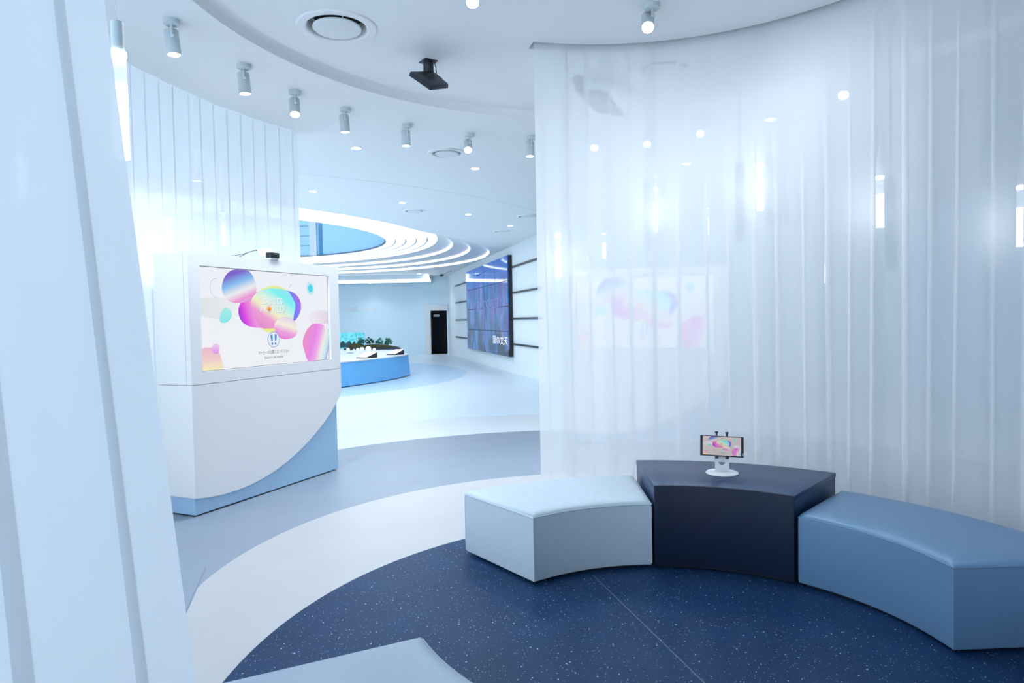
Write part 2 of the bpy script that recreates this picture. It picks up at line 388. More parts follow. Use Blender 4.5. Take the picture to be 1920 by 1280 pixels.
# lettering on the back wall
pm = ony(677.5, 580, YB); 
tw = text_part('wall_lettering', 'MOSAIC GALLERY', .27, mat('letter_white', (.92, .95, .97), .4), wb, Matrix.Translation((pm.x, YB-.012, pm.z)) @ Matrix.Rotation(PI/2, 4, 'X'), .010, 1.5)

# ================================================================== CURTAINS
def smooth_path(pts, n=400):
    """Catmull-Rom through points, arc length table"""
    P = [Vector(p) for p in pts]; P = [P[0]*2-P[1]]+P+[P[-1]*2-P[-2]]; out = []
    for i in range(1, len(P)-2):
        for k in range(40):
            t = k/40; a, b, c, d = P[i-1], P[i], P[i+1], P[i+2]
            out.append(.5*((2*b)+(c-a)*t+(2*a-5*b+4*c-d)*t*t+(3*b-a-3*c+d)*t**3))
    out.append(P[-2]); return out
class Path:
    def __init__(s, pts):
        s.p = pts; s.l = [0]
        for a, b in zip(pts[:-1], pts[1:]): s.l.append(s.l[-1]+(b-a).length)
        s.L = s.l[-1]
    def at(s, q):
        import bisect
        i = min(max(bisect.bisect_right(s.l, q)-1, 0), len(s.p)-2); t = (q-s.l[i])/(s.l[i+1]-s.l[i])
        d = (s.p[i+1]-s.p[i]).normalized(); return s.p[i].lerp(s.p[i+1], t), d
def curtain(name, pts, z0, z1, label, m, pitch=.175, fold=.026, wave=.014, drift=.03, seed=1, lean=None, rows=16, first=.35, pm=None):
    """hanging voile: one softly waving sheet, and at every pleat the fabric lies doubled in narrow folds in front of and behind it"""
    rnd = random.Random(seed); path = Path(pts); L = path.L; b = MB()
    ph = [rnd.uniform(0, 2*PI) for _ in range(6)]
    def base(q, z, off=0.0):
        fz = (z-z0)/(z1-z0); dn = 1-fz; q = min(max(q, 0), L)
        nn = wave*(.35+.65*dn)*(math.sin(2*PI*q/(pitch*2.0)+ph[0]+.5*dn*math.sin(q*2+ph[1])) + .6*math.sin(2*PI*q/(pitch*3.3)+ph[2]+.8*dn) + .35*math.sin(2*PI*q/(pitch*.97)+ph[3]))
        p, d = path.at(q); v = p+Vector((-d.y, d.x))*(nn+off)
        if lean: v = v+Vector(lean(q/L, fz))
        return (v.x, v.y, z)
    zs = [z0+(z1-z0)*i/rows for i in range(rows+1)]; n = rows+1
    def grid(cols):
        b.add([v for c in cols for v in c], [(i*n+j, (i+1)*n+j, (i+1)*n+j+1, i*n+j+1) for i in range(len(cols)-1) for j in range(rows)])
    nc = int(L/.022); grid([[base(L*i/nc, z) for z in zs] for i in range(nc+1)])
    k = first*pitch
    while k < L-.03:
        kw, kd, kp, kl = rnd.uniform(.7, 1.35), rnd.uniform(-1, 1), rnd.uniform(0, 2*PI), rnd.uniform(.0, 1)
        for side in (1,):
            cols = []
            for u in (0, .25, .5, .75, 1):
                col = []
                for z in zs:
                    dn = 1-(z-z0)/(z1-z0); w_ = fold*kw*(1+.55*dn*math.sin(kp+2.2*dn)*kl)
                    q = k+(u-.5)*w_+kd*drift*dn**1.2+side*.004*math.sin(kp)
                    col.append(base(min(max(q, .002), L-.002), z, side*(.003+.004*math.sin(PI*u))))
                cols.append(col)
            grid(cols)
        k += pitch*rnd.uniform(.88, 1.12)
    nsheet = nc*rows
    me = bpy.data.meshes.new(name); me.from_pydata(b.v, [], b.f); me.update(); me.materials.append(m); me.materials.append(pm or m)
    for i, p in enumerate(me.polygons): p.use_smooth = True; p.material_index = 0 if i < nsheet else 1
    o = bpy.data.objects.new(name, me); COL.objects.link(o); tag(o, label, 'curtain'); return o
RCUR = RLIP+.065
arc = [Vector((CC[0]+RCUR*math.cos(a), CC[1]+RCUR*math.sin(a))) for a in [math.radians(105.0-(105+50)*i/200) for i in range(201)]]
curtain('sheer_curtain', arc, .015, ZD+.20, 'white sheer curtain hanging in a curve behind the bench ring', SHEER, seed=3, pm=PLEAT)
# outer curtains on the big ring
def rpath(a0, a1, R):
    return [Vector((CR[0]+R(a)*math.cos(math.radians(a)), CR[1]+R(a)*math.sin(math.radians(a)))) for a in [a0+(a1-a0)*i/120 for i in range(121)]]
curtain('sheer_curtain', rpath(192, 140.2, lambda a: 3.80 if a > 171 else 3.80+.18*((171-a)/31)**1.6), .015, ZR-.004, 'white sheer curtain hanging behind the tall screen kiosk at the left', SHEER2, pitch=.165, fold=.010, wave=.010, drift=.015, seed=5, pm=PLEAT2)
# foreground curtain beside the camera: free edge leaning in towards its foot
fore = smooth_path([(-1.058, 1.93), (-1.14, 1.72), (-1.24, 1.40), (-1.33, .95), (-1.42, .3), (-1.45, -.6)])
fore = [Vector((p.x, p.y)) for p in fore]
curtain('sheer_curtain', fore, .015, ZR-.004, 'white sheer curtain close by, filling the left edge of the picture', SHEER3, pitch=.34, fold=.05, wave=.022, drift=.02, seed=11, first=.42,
        lean=lambda u, fz: ((.42-fz)*.33*(1-u)**2, 0))

# ================================================================== BENCHES AND TABLE
def sector(r0, r1, a0, a1, n=28):
    return circle((0, 0), r0, n, a0, a1, True)+circle((0, 0), r1, n, a1, a0, True)
def bench(label, a0, a1, h, m, seam, cat='ottoman', group='curved ottomans of the bench ring', RI=RI, RO=RO):
    a0, a1 = math.radians(a0), math.radians(a1); t = thing('curved_ottoman', label, cat, (CB[0], CB[1], .003), 0, group)
    g = .012/RI
    # soft body: inset profile stacked in rings so the top edge is rounded and the cover crowns slightly
    def loop(ins, n=30):
        return sector(RI+ins, RO-ins, a0+ins/RI, a1-ins/RO, n)
    prof = [(.004, .018), (.0, .03), (.0, h*.5), (.0, h-.035), (.002, h-.02), (.006, h-.008), (.016, h+.0), (.04, h+.006), (.09, h+.011)]
    b = MB(); n = 60; vs = []
    for ins, z in prof: vs += [(x, y, z) for x, y in loop(ins)]
    fs = [(j*n+i, j*n+(i+1) % n, (j+1)*n+(i+1) % n, (j+1)*n+i) for j in range(len(prof)-1) for i in range(n)]
    k = (len(prof)-1)*n
    fs += [(k+i, k+i+1, k+n-2-i, k+n-1-i) for i in range(29)]
    fs += [tuple(range(n))[::-1]]
    b.add(vs, fs); b.build('cover', m, t, True, angle=62)
    p = [(x, y, h-.018) for x, y in loop(-.0015)]
    q = MB(); q.tube([*p, p[0]], .0028, 6); q.build('piping', seam, t, True)
    for cx in ((RI, a0), (RI, a1), (RO, a0), (RO, a1)):
        r_ = cx[0]; sgn = 1 if cx[1] == min(a0, a1) else -1
        x, y = r_*math.cos(cx[1]), r_*math.sin(cx[1])
        q = MB(); q.tube([(x, y, .03), (x, y, h-.03)], .0022, 6); q.build('edge_seam', seam, t, True)
    q = MB(); q.prism(sector(RI+.03, RO-.03, a0+.03, a1-.03), 0, .02); q.build('plinth', SHADEGAP, t)
    return t
LSEAM = mat('linen_seam', (.48, .59, .67), .6)
bench('pale grey linen curved ottoman left of the dark table', 88.7, 128, .40, LINEN, LSEAM)
bench('blue grey leather curved ottoman right of the dark table', 2.0, 46.3, .40, LEATHER, SEAMM)
bench('light blue grey leather ottoman cut off by the bottom edge of the picture', 205, 246, .40, LEATHER2, mat('pale_piping', (.38, .47, .57), .4), RI=1.235, RO=1.895)
t = thing('curved_table', 'dark navy curved side table between the two ottomans', 'table', (CB[0], CB[1], .003))
ta0, ta1 = math.radians(47.3), math.radians(87.9)
b = MB(); b.prism(sector(RI+.004, RO+.02, ta0, ta1), .470, .497); b.build('tabletop', TABLEM, t, bevel=.0012)
b = MB(); b.prism(sector(RI-.014, RI+.003, ta0, ta1), .02, .4968); b.build('front_panel', mat('table_front', (.006, .014, .038), .5, spec=.3), t, bevel=.0012)
for aa in (ta0+.002, ta1-.024):
    b = MB(); b.prism(sector(RI+.004, RO+.018, aa, aa+.022, 4), .02, .470); b.build('side_panel', TABLEM, t)
b = MB(); b.prism(sector(RO-.01, RO+.015, ta0+.026, ta1-.026), .02, .455); b.build('back_panel', TABLEM, t)
b = MB(); b.prism(sector(RI+.02, RO-.02, ta0+.03, ta1-.03), 0, .02); b.build('plinth', SHADEGAP, t)

# ================================================================== SCREEN PICTURE (used on kiosks and tablet)
SW, SH = 1.575, .832
PINK, WHT, CYAN, YEL, VIO, MAG = (236, 130, 215), (240, 240, 235), (130, 240, 245), (245, 245, 190), (122, 100, 205), (225, 80, 225)
GR_ = {}
def picture_materials(key, s):
    if key in GR_: return GR_[key]
    G = dict(
        back=grad(key+'_bg', (.3, 1), .0, 1.3, [(0, (241, 243, 248)), (1, (238, 242, 250))], s),
        band=grad(key+'_band', (1, 0), 0, .4, [(0, (224, 229, 232)), (1, (236, 239, 244))], s),
        band2=grad(key+'_band2', (1, 0), 1.3, 1.57, [(0, (238, 236, 244)), (1, (226, 218, 234))], s),
        b1=grad(key+'_b1', (.35, -1), -.66, -.33, [(0, (128, 105, 205)), (.25, (135, 190, 240)), (.5, (238, 238, 240)), (.72, (236, 150, 215)), (1, (200, 200, 240))], s),
        b2=grad(key+'_b2', (1, .35), .55, 1.38, [(0, (130, 60, 210)), (.10, (225, 80, 230)), (.22, (236, 150, 220)), (.75, (140, 110, 240)), (.88, (120, 130, 245)), (1, (190, 110, 235))], s),
        b3=grad(key+'_b3', (.55, 1), .70, 1.22, [(0, (226, 140, 205)), (.25, (238, 165, 215)), (.40, (243, 240, 200)), (.62, (205, 244, 230)), (.8, (128, 243, 245)), (1, (150, 230, 246))], s),
        yel=grad(key+'_yel', (0, 1), .2, .8, [(0, (236, 240, 150)), (1, (232, 240, 160))], s),
        b4=grad(key+'_b4', (.25, 1), .46, .70, [(0, (232, 130, 220)), (.3, (240, 170, 225)), (.55, (244, 242, 222)), (.8, (235, 220, 235)), (1, (205, 190, 230))], s),
        b5=grad(key+'_b5', (1, -.42), 1.10, 1.56, [(0, (238, 150, 200)), (.35, (234, 140, 232)), (.52, (240, 170, 236)), (.68, (238, 240, 232)), (.80, (205, 235, 245)), (1, (130, 110, 205))], s),
        b6=grad(key+'_b6', (0, 1), 0, .18, [(0, (248, 240, 190)), (.5, (240, 205, 205)), (1, (236, 190, 205))], s),
        b7=grad(key+'_b7', (0, 1), .13, .22, [(0, (226, 150, 232)), (1, (238, 215, 242))], s),
        b8=grad(key+'_b8', (0, 1), .38, .5, [(0, (140, 232, 236)), (1, (165, 238, 232))], s),
        b9=grad(key+'_b9', (0, 1), .6, .8, [(0, (80, 218, 238)), (1, (80, 218, 238))], s),
        b9o=grad(key+'_b9o', (0, 1), .6, .8, [(0, (180, 232, 245)), (1, (180, 232, 245))], s),
        b9h=grad(key+'_b9h', (0, 1), .6, .8, [(0, (216, 238, 248)), (1, (216, 238, 248))], s),
        ink=emis(key+'_ink', lin((40, 45, 60)), s), line=emis(key+'_line', lin((150, 170, 205)), s), foot=emis(key+'_foot', lin((84, 140, 200)), s),
        badge=emis(key+'_badge', lin((234, 240, 250)), s), title=emis(key+'_title', lin((236, 244, 248)), s), titled=emis(key+'_titled', lin((176, 200, 215)), s),
        orb=grad(key+'_orb', (.2, 1), .62, .69, [(0, (205, 90, 20)), (.5, (245, 170, 80)), (1, (245, 225, 220))], s))
    GR_[key] = G; return G
BL = dict(
 b1=[(.364, .826), (.47, .832), (.532, .826), (.59, .768), (.62, .678), (.591, .627), (.522, .575), (.429, .548), (.34, .552), (.268, .589), (.237, .655), (.249, .723), (.294, .787)],
 b2=[(.626, .648), (.55, .606), (.442, .554), (.407, .494), (.417, .425), (.461, .375), (.539, .344), (.675, .331), (.847, .328), (1.046, .368), (1.145, .444), (1.18, .521), (1.159, .598), (1.09, .651), (.997, .672), (.789, .684)],
 b3=[(.633, .648), (.746, .681), (.877, .685), (.997, .67), (1.057, .618), (1.101, .542), (1.081, .455), (1.046, .368), (.952, .331), (.818, .329), (.675, .331), (.609, .404), (.572, .485), (.54, .545), (.577, .606)],
 y1=[(.675, .67), (.747, .698), (.841, .71), (.937, .7), (.997, .67), (.831, .654)], y2=[(.675, .331), (.847, .328), (.846, .302), (.773, .29), (.716, .299)],
 b4=[(.818, .329), (.835, .381), (.911, .423), (1.017, .422), (1.094, .378), (1.119, .301), (1.088, .247), (.994, .223), (.903, .231), (.845, .275)],
 b5=[(1.357, .362), (1.496, .345), (1.565, .279), (1.571, .138), (1.54, .04), (1.517, .002), (1.39, .002), (1.257, .003), (1.211, .087), (1.185, .177), (1.218, .265), (1.288, .331)],
 b6=[(.004, .164), (.085, .186), (.166, .166), (.205, .092), (.207, .003), (.004, .003)],
 b7=[(.108, .183), (.15, .218), (.191, .188), (.176, .137), (.141, .134), (.112, .154)],
 b8=[(.27, .505), (.319, .484), (.33, .445), (.296, .397), (.235, .38), (.202, .397), (.207, .445), (.233, .488)],
 g1=[(.003, .578), (.13, .588), (.243, .589), (.416, .553), (.407, .494), (.236, .411), (.12, .42), (.003, .441)],
 g2=[(1.293, .455), (1.431, .489), (1.570, .472), (1.568, .361), (1.357, .364), (1.29, .387)])
def closed(pts, k=6):
    n = len(pts); o = []
    for i in range(n):
        a, b, c, d = [Vector(pts[(i+j) % n]) for j in (-1, 0, 1, 2)]
        for s in range(k):
            t = s/k; o.append(.5*((2*b)+(c-a)*t+(2*a-5*b+4*c-d)*t*t+(3*b-a-3*c+d)*t**3))
    return [(min(max(p.x, .002), SW-.002), min(max(p.y, .002), SH-.002)) for p in o]
def picture(screen, key, s, small=False, step=.0006):
    """displayed picture: flat shapes on the screen; screen's own local x,y is the picture plane"""
    G = picture_materials(key, s); lay = [0]
    def flat(loop, m, name='displayed_shape'):
        lay[0] += 1; b = MB(); b.add([(x, y, step*lay[0]) for x, y in loop], [tuple(range(len(loop)))]); return b.build(name, m, screen)
    def el(c, rx, ry, n=28): return [(c[0]+rx*math.cos(2*PI*i/n), c[1]+ry*math.sin(2*PI*i/n)) for i in range(n)]
    def ringline(c, rx, ry, wd, m, name='displayed_line', a0=0, a1=2*PI):
        lay[0] += 1; n = 32; b = MB(); vs = []
        for i in range(n+1):
            a = a0+(a1-a0)*i/n
            vs += [(c[0]+rx*math.cos(a), c[1]+ry*math.sin(a), step*lay[0]), (c[0]+(rx-wd)*math.cos(a), c[1]+(ry-wd)*math.sin(a), step*lay[0])]
        b.add(vs, [(2*i, 2*i+1, 2*i+3, 2*i+2) for i in range(n)]); b.build(name, m, screen)
    flat(BL['g1'], G['band']); flat(closed(BL['g2']), G['band2'])
    if not small:
        ringline((.186, .668), .068, .078, .003, G['line'], a0=PI*.5, a1=PI*1.5); ringline((.115, .351), .05, .058, .002, G['band'], a0=-PI*.5, a1=PI*.5)
    flat(closed(BL['y1']), G['yel']); flat(closed(BL['y2']), G['yel'])
    flat(closed(BL['b2']), G['b2']); flat(closed(BL['b3']), G['b3']); flat(closed(BL['b1']), G['b1']); flat(closed(BL['b4']), G['b4'])
    flat(closed(BL['b5']), G['b5']); flat(BL['b6'] if small else closed(BL['b6'], 4), G['b6']); flat(closed(BL['b7']), G['b7']); flat(closed(BL['b8']), G['b8'])
    flat(el((1.312, .703), .060, .066), G['b9h']); flat(el((1.312, .703), .047, .052), G['b9o']); flat(el((1.312, .703), .032, .036), G['b9'])
    def tx(body, size, c, m, wd, dz=1):
        lay[0] += 1; return text_part('screen_text', body, size, m, screen, Matrix.Translation((c[0], c[1], step*(lay[0]+dz))), 0, wd)
    tx('Beats', .13, (.806, .577), G['titled'], .252); tx('Beats', .125, (.803, .580), G['title'], .245)
    tx('WORLD', .105, (.795, .497), G['titled'], .335); tx('WORLD', .10, (.792, .50), G['title'], .325)
    flat(el((.756, .505), .032, .037), G['orb'])
    if not small:
        tl = MB(); lay[0] += 1; zq = step*lay[0]; tl.add([(1.01, .70, zq), (1.05, .735, zq), (1.052, .732, zq), (1.012, .697, zq)], [(0, 1, 2, 3)]); tl.build('displayed_line', G['line'], screen)
    flat(el((.796, .226), .073, .069), G['badge']); ringline((.796, .226), .075, .071, .005, G['foot'])
    for sx in (-1, 1):
        flat(closed([(.796+sx*.012, .248), (.796+sx*.014, .268), (.796+sx*.026, .276), (.796+sx*.038, .262), (.796+sx*.034, .235), (.796+sx*.028, .212), (.796+sx*.016, .213)], 3), G['foot'])
        flat(el((.796+sx*.020, .188), .011, .013, 12), G['foot'])
    tx('マーカーの位置に立って下さい', .034, (.795, .112), G['ink'], .385)
    tx('Stand on the marker', .030, (.792, .068), G['ink'], .235)

# ================================================================== KIOSKS
def kiosk(label, origin, rz, key):
    k = thing('screen_kiosk', label, 'kiosk', origin, rz, 'tall screen kiosks')
    W, D = 1.832, .37
    b = MB(); b.box(.01, W-.065, .015, D-.01, .012, .90); b.build('base', KB, k)
    b = MB(); b.box(.03, W-.09, .04, D-.04, 0, .012); b.build('plinth', SHADEGAP, k)
    curve = [(0, .148), (.14, .126), (.284, .114), (.42, .114), (.555, .123), (.70, .144), (.854, .180), (1.02, .232), (1.185, .303), (1.30, .360), (1.421, .43), (1.54, .508), (1.654, .594), (1.768, .707), (1.832, .789)]
    b = MB(); b.prism(curve+[(W, 1.030), (0, 1.030)], -.002, D, 'y'); b.build('lower_shell', KW, k)
    # head: frame around the recessed screen
    u0, u1, v0, v1 = .110, .110+SW+.008, 1.130, 1.130+SH+.008; z0, z1 = 1.034, 2.07
    b = MB()
    b.box(.002, u0, 0, .05, z0, z1).box(u1, W, 0, .05, z0, z1).box(u0, u1, 0, .05, z0, v0).box(u0, u1, 0, .05, v1, z1); b.build('head_frame', KW, k)
    b = MB(); b.box(0, W, .052, D, z0, z1); b.build('head_box', KW, k)
    b = MB(); b.box(u0, u1, .030, .050, v0, v1); b.build('screen_bezel', BLACK, k)
    G = picture_materials(key, .54)
    sc = MB(); sc.add([(0, 0, 0), (SW, 0, 0), (SW, SH, 0), (0, SH, 0)], [(0, 1, 2, 3)]); so = sc.build('screen', G['back'], k)
    so.location = (u0+.004, .029, v0+.004); so.rotation_euler = (PI/2, 0, 0)
    picture(so, key, .54)
    return k
A_ = onz(367.5, 970.6)
k1 = kiosk('tall white kiosk with a bright screen, standing uncovered at the left', (A_.x, A_.y, .0014), math.atan2(.918, .396), 'screen')
k2a = math.radians(-13.6)
kiosk('tall white kiosk faintly seen through the curved sheer curtain', (1.56-.916*math.cos(k2a), 7.79-.916*math.sin(k2a), .0014), k2a, 'screen_veiled')
def kcam(label, kiosk_origin, rz, u):
    t = thing('tracking_camera', label, 'camera', (0, 0, 0), rz, 'cameras on the kiosks')
    o = Vector(kiosk_origin)+Matrix.Rotation(rz, 3, 'Z') @ Vector((u, .12, 2.0714)); t.location = o
    # white body leaning forward, black sensor bar in front, small foot
    b = MB(); b.prism([(-.07, .100), (.035, .100), (-.005, .04), (-.055, .025), (-.105, .05)], -.05, .05, 'y')
    b.v = [(y*1.0, x, z) for x, y, z in b.v]; b.build('body', WHITE, t, bevel=.006)
    b = MB(); b.box(-.055, .055, -.135, -.075, .020, .068); b.build('sensor_bar', BLACK, t, bevel=.006)
    b = MB(); b.lathe([(.030, 0), (.030, .006), (.012, .012), (.012, .05)], 16, (0, -.05, 0)); b.build('foot', METALW, t, True)
    b = MB(); b.box(-.05, .05, -.13, -.05, 0, .02); b.build('cradle', WHITE, t, bevel=.004)
    for dx, e in ((-.42, .0), (-.31, .012)):
        b = MB(); b.tube([(-.0, .03, .094), (-.05, .04, .096), (-.13, .05, .07), (-.20, .05, .045+e), (-.28, .05, .03), (dx, .06, .004)] if dx < -.4 else [(-.0, .03, .092), (-.06, .04, .092), (-.14, .05, .066), (-.20, .05, .035), (-.26, .05, .012), (dx, .06, .004)], .003, 6); b.build('cable', BLACK, t, True)
    return t
kcam('small white camera with cables on top of the uncovered kiosk', (A_.x, A_.y, .0014), math.atan2(.918, .396), .93)
kcam('small white camera on top of the kiosk behind the sheer curtain', (1.56-.916*math.cos(k2a), 7.79-.916*math.sin(k2a), .0014), k2a, 1.0)

# ================================================================== TABLET ON ITS STAND
tb = onz(1354, 887, .50)
st = thing('tablet_stand', 'small white tablet stand with round foot on the dark table', 'stand', (tb.x, tb.y, .5005), math.radians(-9))
b = MB(); b.lathe([(.100, 0), (.101, .004), (.097, .009), (.06, .015), (.0001, .016)], 48, cap1=False); b.build('foot', WHITE, st, True)
# neck plate with a smile-shaped window, leaning back
def plate(pts, y0, y1): b = MB(); b.prism(pts, y0, y1, 'y'); return b
NW_ = .043
nk_ = MB()
sm = [(-.022, .074), (.022, .074), (.018, .061), (.009, .053), (0, .051), (-.009, .053), (-.018, .061)]
outer = [(-NW_, .012), (NW_, .012), (NW_, .150), (-NW_, .150)]
v, f = region(outer, [sm])
nk_.add([(x, -.004, z) for x, z in v], f); nk_.add([(x, .004, z) for x, z in v], f)
for loop in (outer, sm):
    n = len(loop); nk_.add([(x, -.004, z) for x, z in loop]+[(x, .004, z) for x, z in loop], [(i, (i+1) % n, n+(i+1) % n, n+i) for i in range(n)])
nk_.build('neck', WHITE, st)
TILT = math.radians(-16)
TM = Matrix.Translation((-.004, -.018, .107)) @ Matrix.Rotation(math.radians(2.8), 4, 'Y') @ Matrix.Rotation(TILT, 4, 'X')
for sx in (-.032, .032):
    b = MB(); b.box(sx-.009, sx+.009, -.018, .010, -.012, .004); o = b.build('lower_clip', BLACK, st, bevel=.002); o.matrix_local = TM
    b = MB(); b.box(sx-.006, sx+.006, -.004, .006, .134, .150).box(sx-.010, sx+.010, -.006, .008, .150, .160); o = b.build('upper_clip', BLACK, st, bevel=.002); o.matrix_local = TM
    b = MB(); b.box(sx-.005, sx+.005, .006, .010, 0, .140); o = b.build('clip_rail', METALW, st); o.matrix_local = TM
tbl = thing('tablet', 'tablet with a colourful screen held in the white stand', 'tablet', (0, 0, 0))
tbl.matrix_world = Matrix.Translation((tb.x, tb.y, .5005)) @ Matrix.Rotation(math.radians(-9), 4, 'Z') @ TM
b = MB(); b.box(-.133, .133, -.010, .003, .004, .132); b.build('body', BLACK, tbl, bevel=.004)
sc = MB(); sc.add([(0, 0, 0), (SW, 0, 0), (SW, SH, 0), (0, SH, 0)], [(0, 1, 2, 3)]); so = sc.build('screen', grad('tablet_bg', (1, 0), 0, 1, [(0, (212, 203, 205)), (1, (206, 200, 204))], .42), tbl)
kx = .234/SW; kz = .117/SH
so.matrix_local = Matrix.Translation((-.118, -.0105, .010)) @ Matrix.Rotation(PI/2, 4, 'X') @ Matrix.Diagonal((kx, kz, .2, 1))
picture(so, 'tablet', .38, True, .001)
b = MB(); b.box(.123, .128, -.0110, -.009, .012, .030); b.build('status_sticker', WHITE, tbl)

# ================================================================== CEILING FITTINGS
def add_spot(name, parent, loc, rot, energy, size, blend=.6, radius=.03, col=COOL):
    l = bpy.data.lights.new(name, 'SPOT'); l.energy = energy; l.spot_size = size; l.spot_blend = blend; l.shadow_soft_size = radius; l.color = col
    o = bpy.data.objects.new(name, l); COL.objects.link(o); o.parent = parent; o.location = loc; o.rotation_euler = rot; return o
def spotlight(label, p, z, tilt=0, az=0, rz=0, s=1.0, drop=.075):
    """ceiling spot: round mount, stem, knuckle, can with glowing mouth. tilt leans the mouth towards azimuth az"""
    t = thing('ceiling_spotlight', label, 'spotlight', (p[0], p[1], z), 0, 'white ceiling spotlights')
    b = MB(); b.lathe([(.052*s, 0), (.052*s, -.03*s), (.046*s, -.034*s)], 28); b.build('mount', METALW, t, True)
    b = MB(); b.tube([(0, 0, -.03*s), (0, 0, -.03*s-drop)], .009*s, 12); b.build('stem', METALW, t, True)
    kz = -.03*s-drop
    b = MB(); b.tube([(-.012*s, .030*s, kz), (.0, 0, kz), (.016*s, 0, kz)], .011*s, 12); b.build('knuckle', METALW, t, True)
    can = MB(); R_ = .046*s
    can.lathe([(R_*.9, .068*s), (R_, .062*s), (R_, -.095*s), (R_*.88, -.095*s), (R_*.86, -.085*s)], 32, cap1=False)
    rotm = Matrix.Rotation(az, 4, 'Z') @ Matrix.Rotation(tilt, 4, 'Y')
    off = Matrix.Translation((-.022*s, .050*s, kz-.012*s)) @ rotm
    c = can.build('can', METALW, t, True); c.matrix_local = off
    g = MB(); g.lathe([(R_*.86, -.087*s), (R_*.5, -.081*s)], 24, cap0=False); o = g.build('glowing_lens', LAMP, c, True)
    add_spot('lamp_beam', c, (0, 0, -.099*s), (0, 0, 0), K_SPOT, math.radians(120), .9, .035*s)
    return t
SPZ = ZR
spx = [(321, 37, 0.16, 2.6, 'spotlight nearest the foreground curtain, first of the arc of ceiling spots'), (457, 121, .14, 2.6, 'second ceiling spotlight of the arc from the left'),
       (553, 170, -.42, 2.4, 'third ceiling spotlight of the arc, tilted towards the lounge'), (647, 203, .10, 2.4, 'fourth ceiling spotlight of the arc from the left'),
       (763, 233, .05, 2.0, 'fifth ceiling spotlight of the arc, hanging straight below the black speaker'), (880, 250, -.75, 2.0, 'sixth ceiling spotlight of the arc, shining beside a round vent'),
       (997, 255, .0, 2.0, 'ceiling spotlight half hidden by the edge of the curved curtain'), (1119, 245, -.7, 1.6, 'leftmost spotlight shining through the curved sheer curtain'),
       (1219, 238, -.7, 1.6, 'second spotlight shining through the curved sheer curtain'), (1320, 217, -.75, 1.6, 'third spotlight shining through the curved sheer curtain'),
       (1592, 139, -.8, 1.3, 'rightmost and highest spotlight shining through the curved sheer curtain')]
def aim(p, tx, ty):
    return math.atan2(ty-p[1], tx-p[0])
for x, y, tl, az, lab in spx:
    p = onz(x, y, SPZ)
    if tl < -.3: spotlight(lab, p, SPZ, -abs(tl), aim(p, .1, .5), 0, 1.0)
    else: spotlight(lab, p, SPZ, tl*.55, math.radians(200), 0, 1.0)
p = onz(1223, 8, ZD); spotlight('ceiling spotlight over the lounge above the curved curtain edge', p, ZD, -.75, aim(p, .1, .3), 0, 1.0, .05)
p = onz(891, -45, ZD); spotlight('ceiling spotlight over the lounge cut off by the top edge', p, ZD, -.7, aim(p, .0, .3), 0, 1.0, .05)

def downlight(label, p, z, r=.05, energy=K_DOWN):
    t = thing('downlight', label, 'downlight', (p[0], p[1], z), 0, 'recessed ceiling downlights')
    b = MB(); b.lathe([(r*1.25, .0), (r*1.25, -.004), (r*1.02, -.006), (r, -.002)], 28, cap0=False, cap1=False); b.build('trim_ring', WHITE, t, True)
    b = MB(); b.lathe([(r*1.02, -.003), (r*.2, -.0032)], 24, cap0=False); b.build('glowing_lens', LAMP, t, True)
    add_spot('lamp_beam', t, (0, 0, -.012), (0, 0, 0), energy, math.radians(130), .9, r)
    return t
for x, y, z, lab in ((668, 278, ZR, 'downlight below the fourth spotlight of the arc'), (891, 316, ZR, 'downlight under the sixth spotlight, before the ceiling step'),
                     (587, 359, ZH, 'leftmost hall downlight beside the curtain behind the kiosk'), (755, 380, ZH, 'hall downlight just above a round ceiling vent'),
                     (878, 402, ZH, 'hall downlight right of the glowing rings'), (957, 423, ZH, 'hall downlight above the video wall'),
                     (728, 516, ZH, 'far downlight under the glowing rings, left of two'), (786, 513, ZH, 'far downlight under the glowing rings, right of two'),
                     (800, 514, ZH, 'far downlight at the right end of the light strip'), (694, 530.5, 3.22, 'far downlight below the light strip'),
                     (1445, 224, ZR, 'upper downlight seen through the curved curtain'), (1287, 307, ZR, 'lower faint downlight seen through the curved curtain'), (370, 339, ZR, 'downlight glimpsed through the curtain behind the kiosk')):
    p = onz(x, y, z-.003); downlight(lab, p, z, .055 if y < 500 else .075)

def vent(label, p, z, r):
    t = thing('ceiling_vent', label, 'vent', (p[0], p[1], z), 0, 'round ceiling vents')
    b = MB(); b.lathe([(r, 0), (r, -.006), (r*.97, -.012), (r*.80, -.014), (r*.76, -.008), (r*.72, .02), (r*.70, .05), (r*.70, .09)], 64, cap0=False, cap1=False); b.build('outer_ring', CEIL, t, True, angle=30)
    b = MB(); b.lathe([(r*.60, -.003), (r*.605, -.011), (r*.585, -.017), (r*.2, -.02)], 64); b.build('inner_disc', WHITE, t, True, angle=30)
    b = MB(); b.lathe([(r*.705, .09), (.001, .0905)], 48, cap0=False); b.build('dark_throat', SHADEGAP, t)
    for a in range(4):
        q = MB(); a_ = a*PI/2+.5; q.tube([(r*.5*math.cos(a_), r*.5*math.sin(a_), -.004), (r*.70*math.cos(a_), r*.70*math.sin(a_), .06)], .006, 6); q.build('bracket', METALW, t)
    return t
for x, y, z, r, lab in VENTS: vent(lab, onz(x, y, z), z, r)

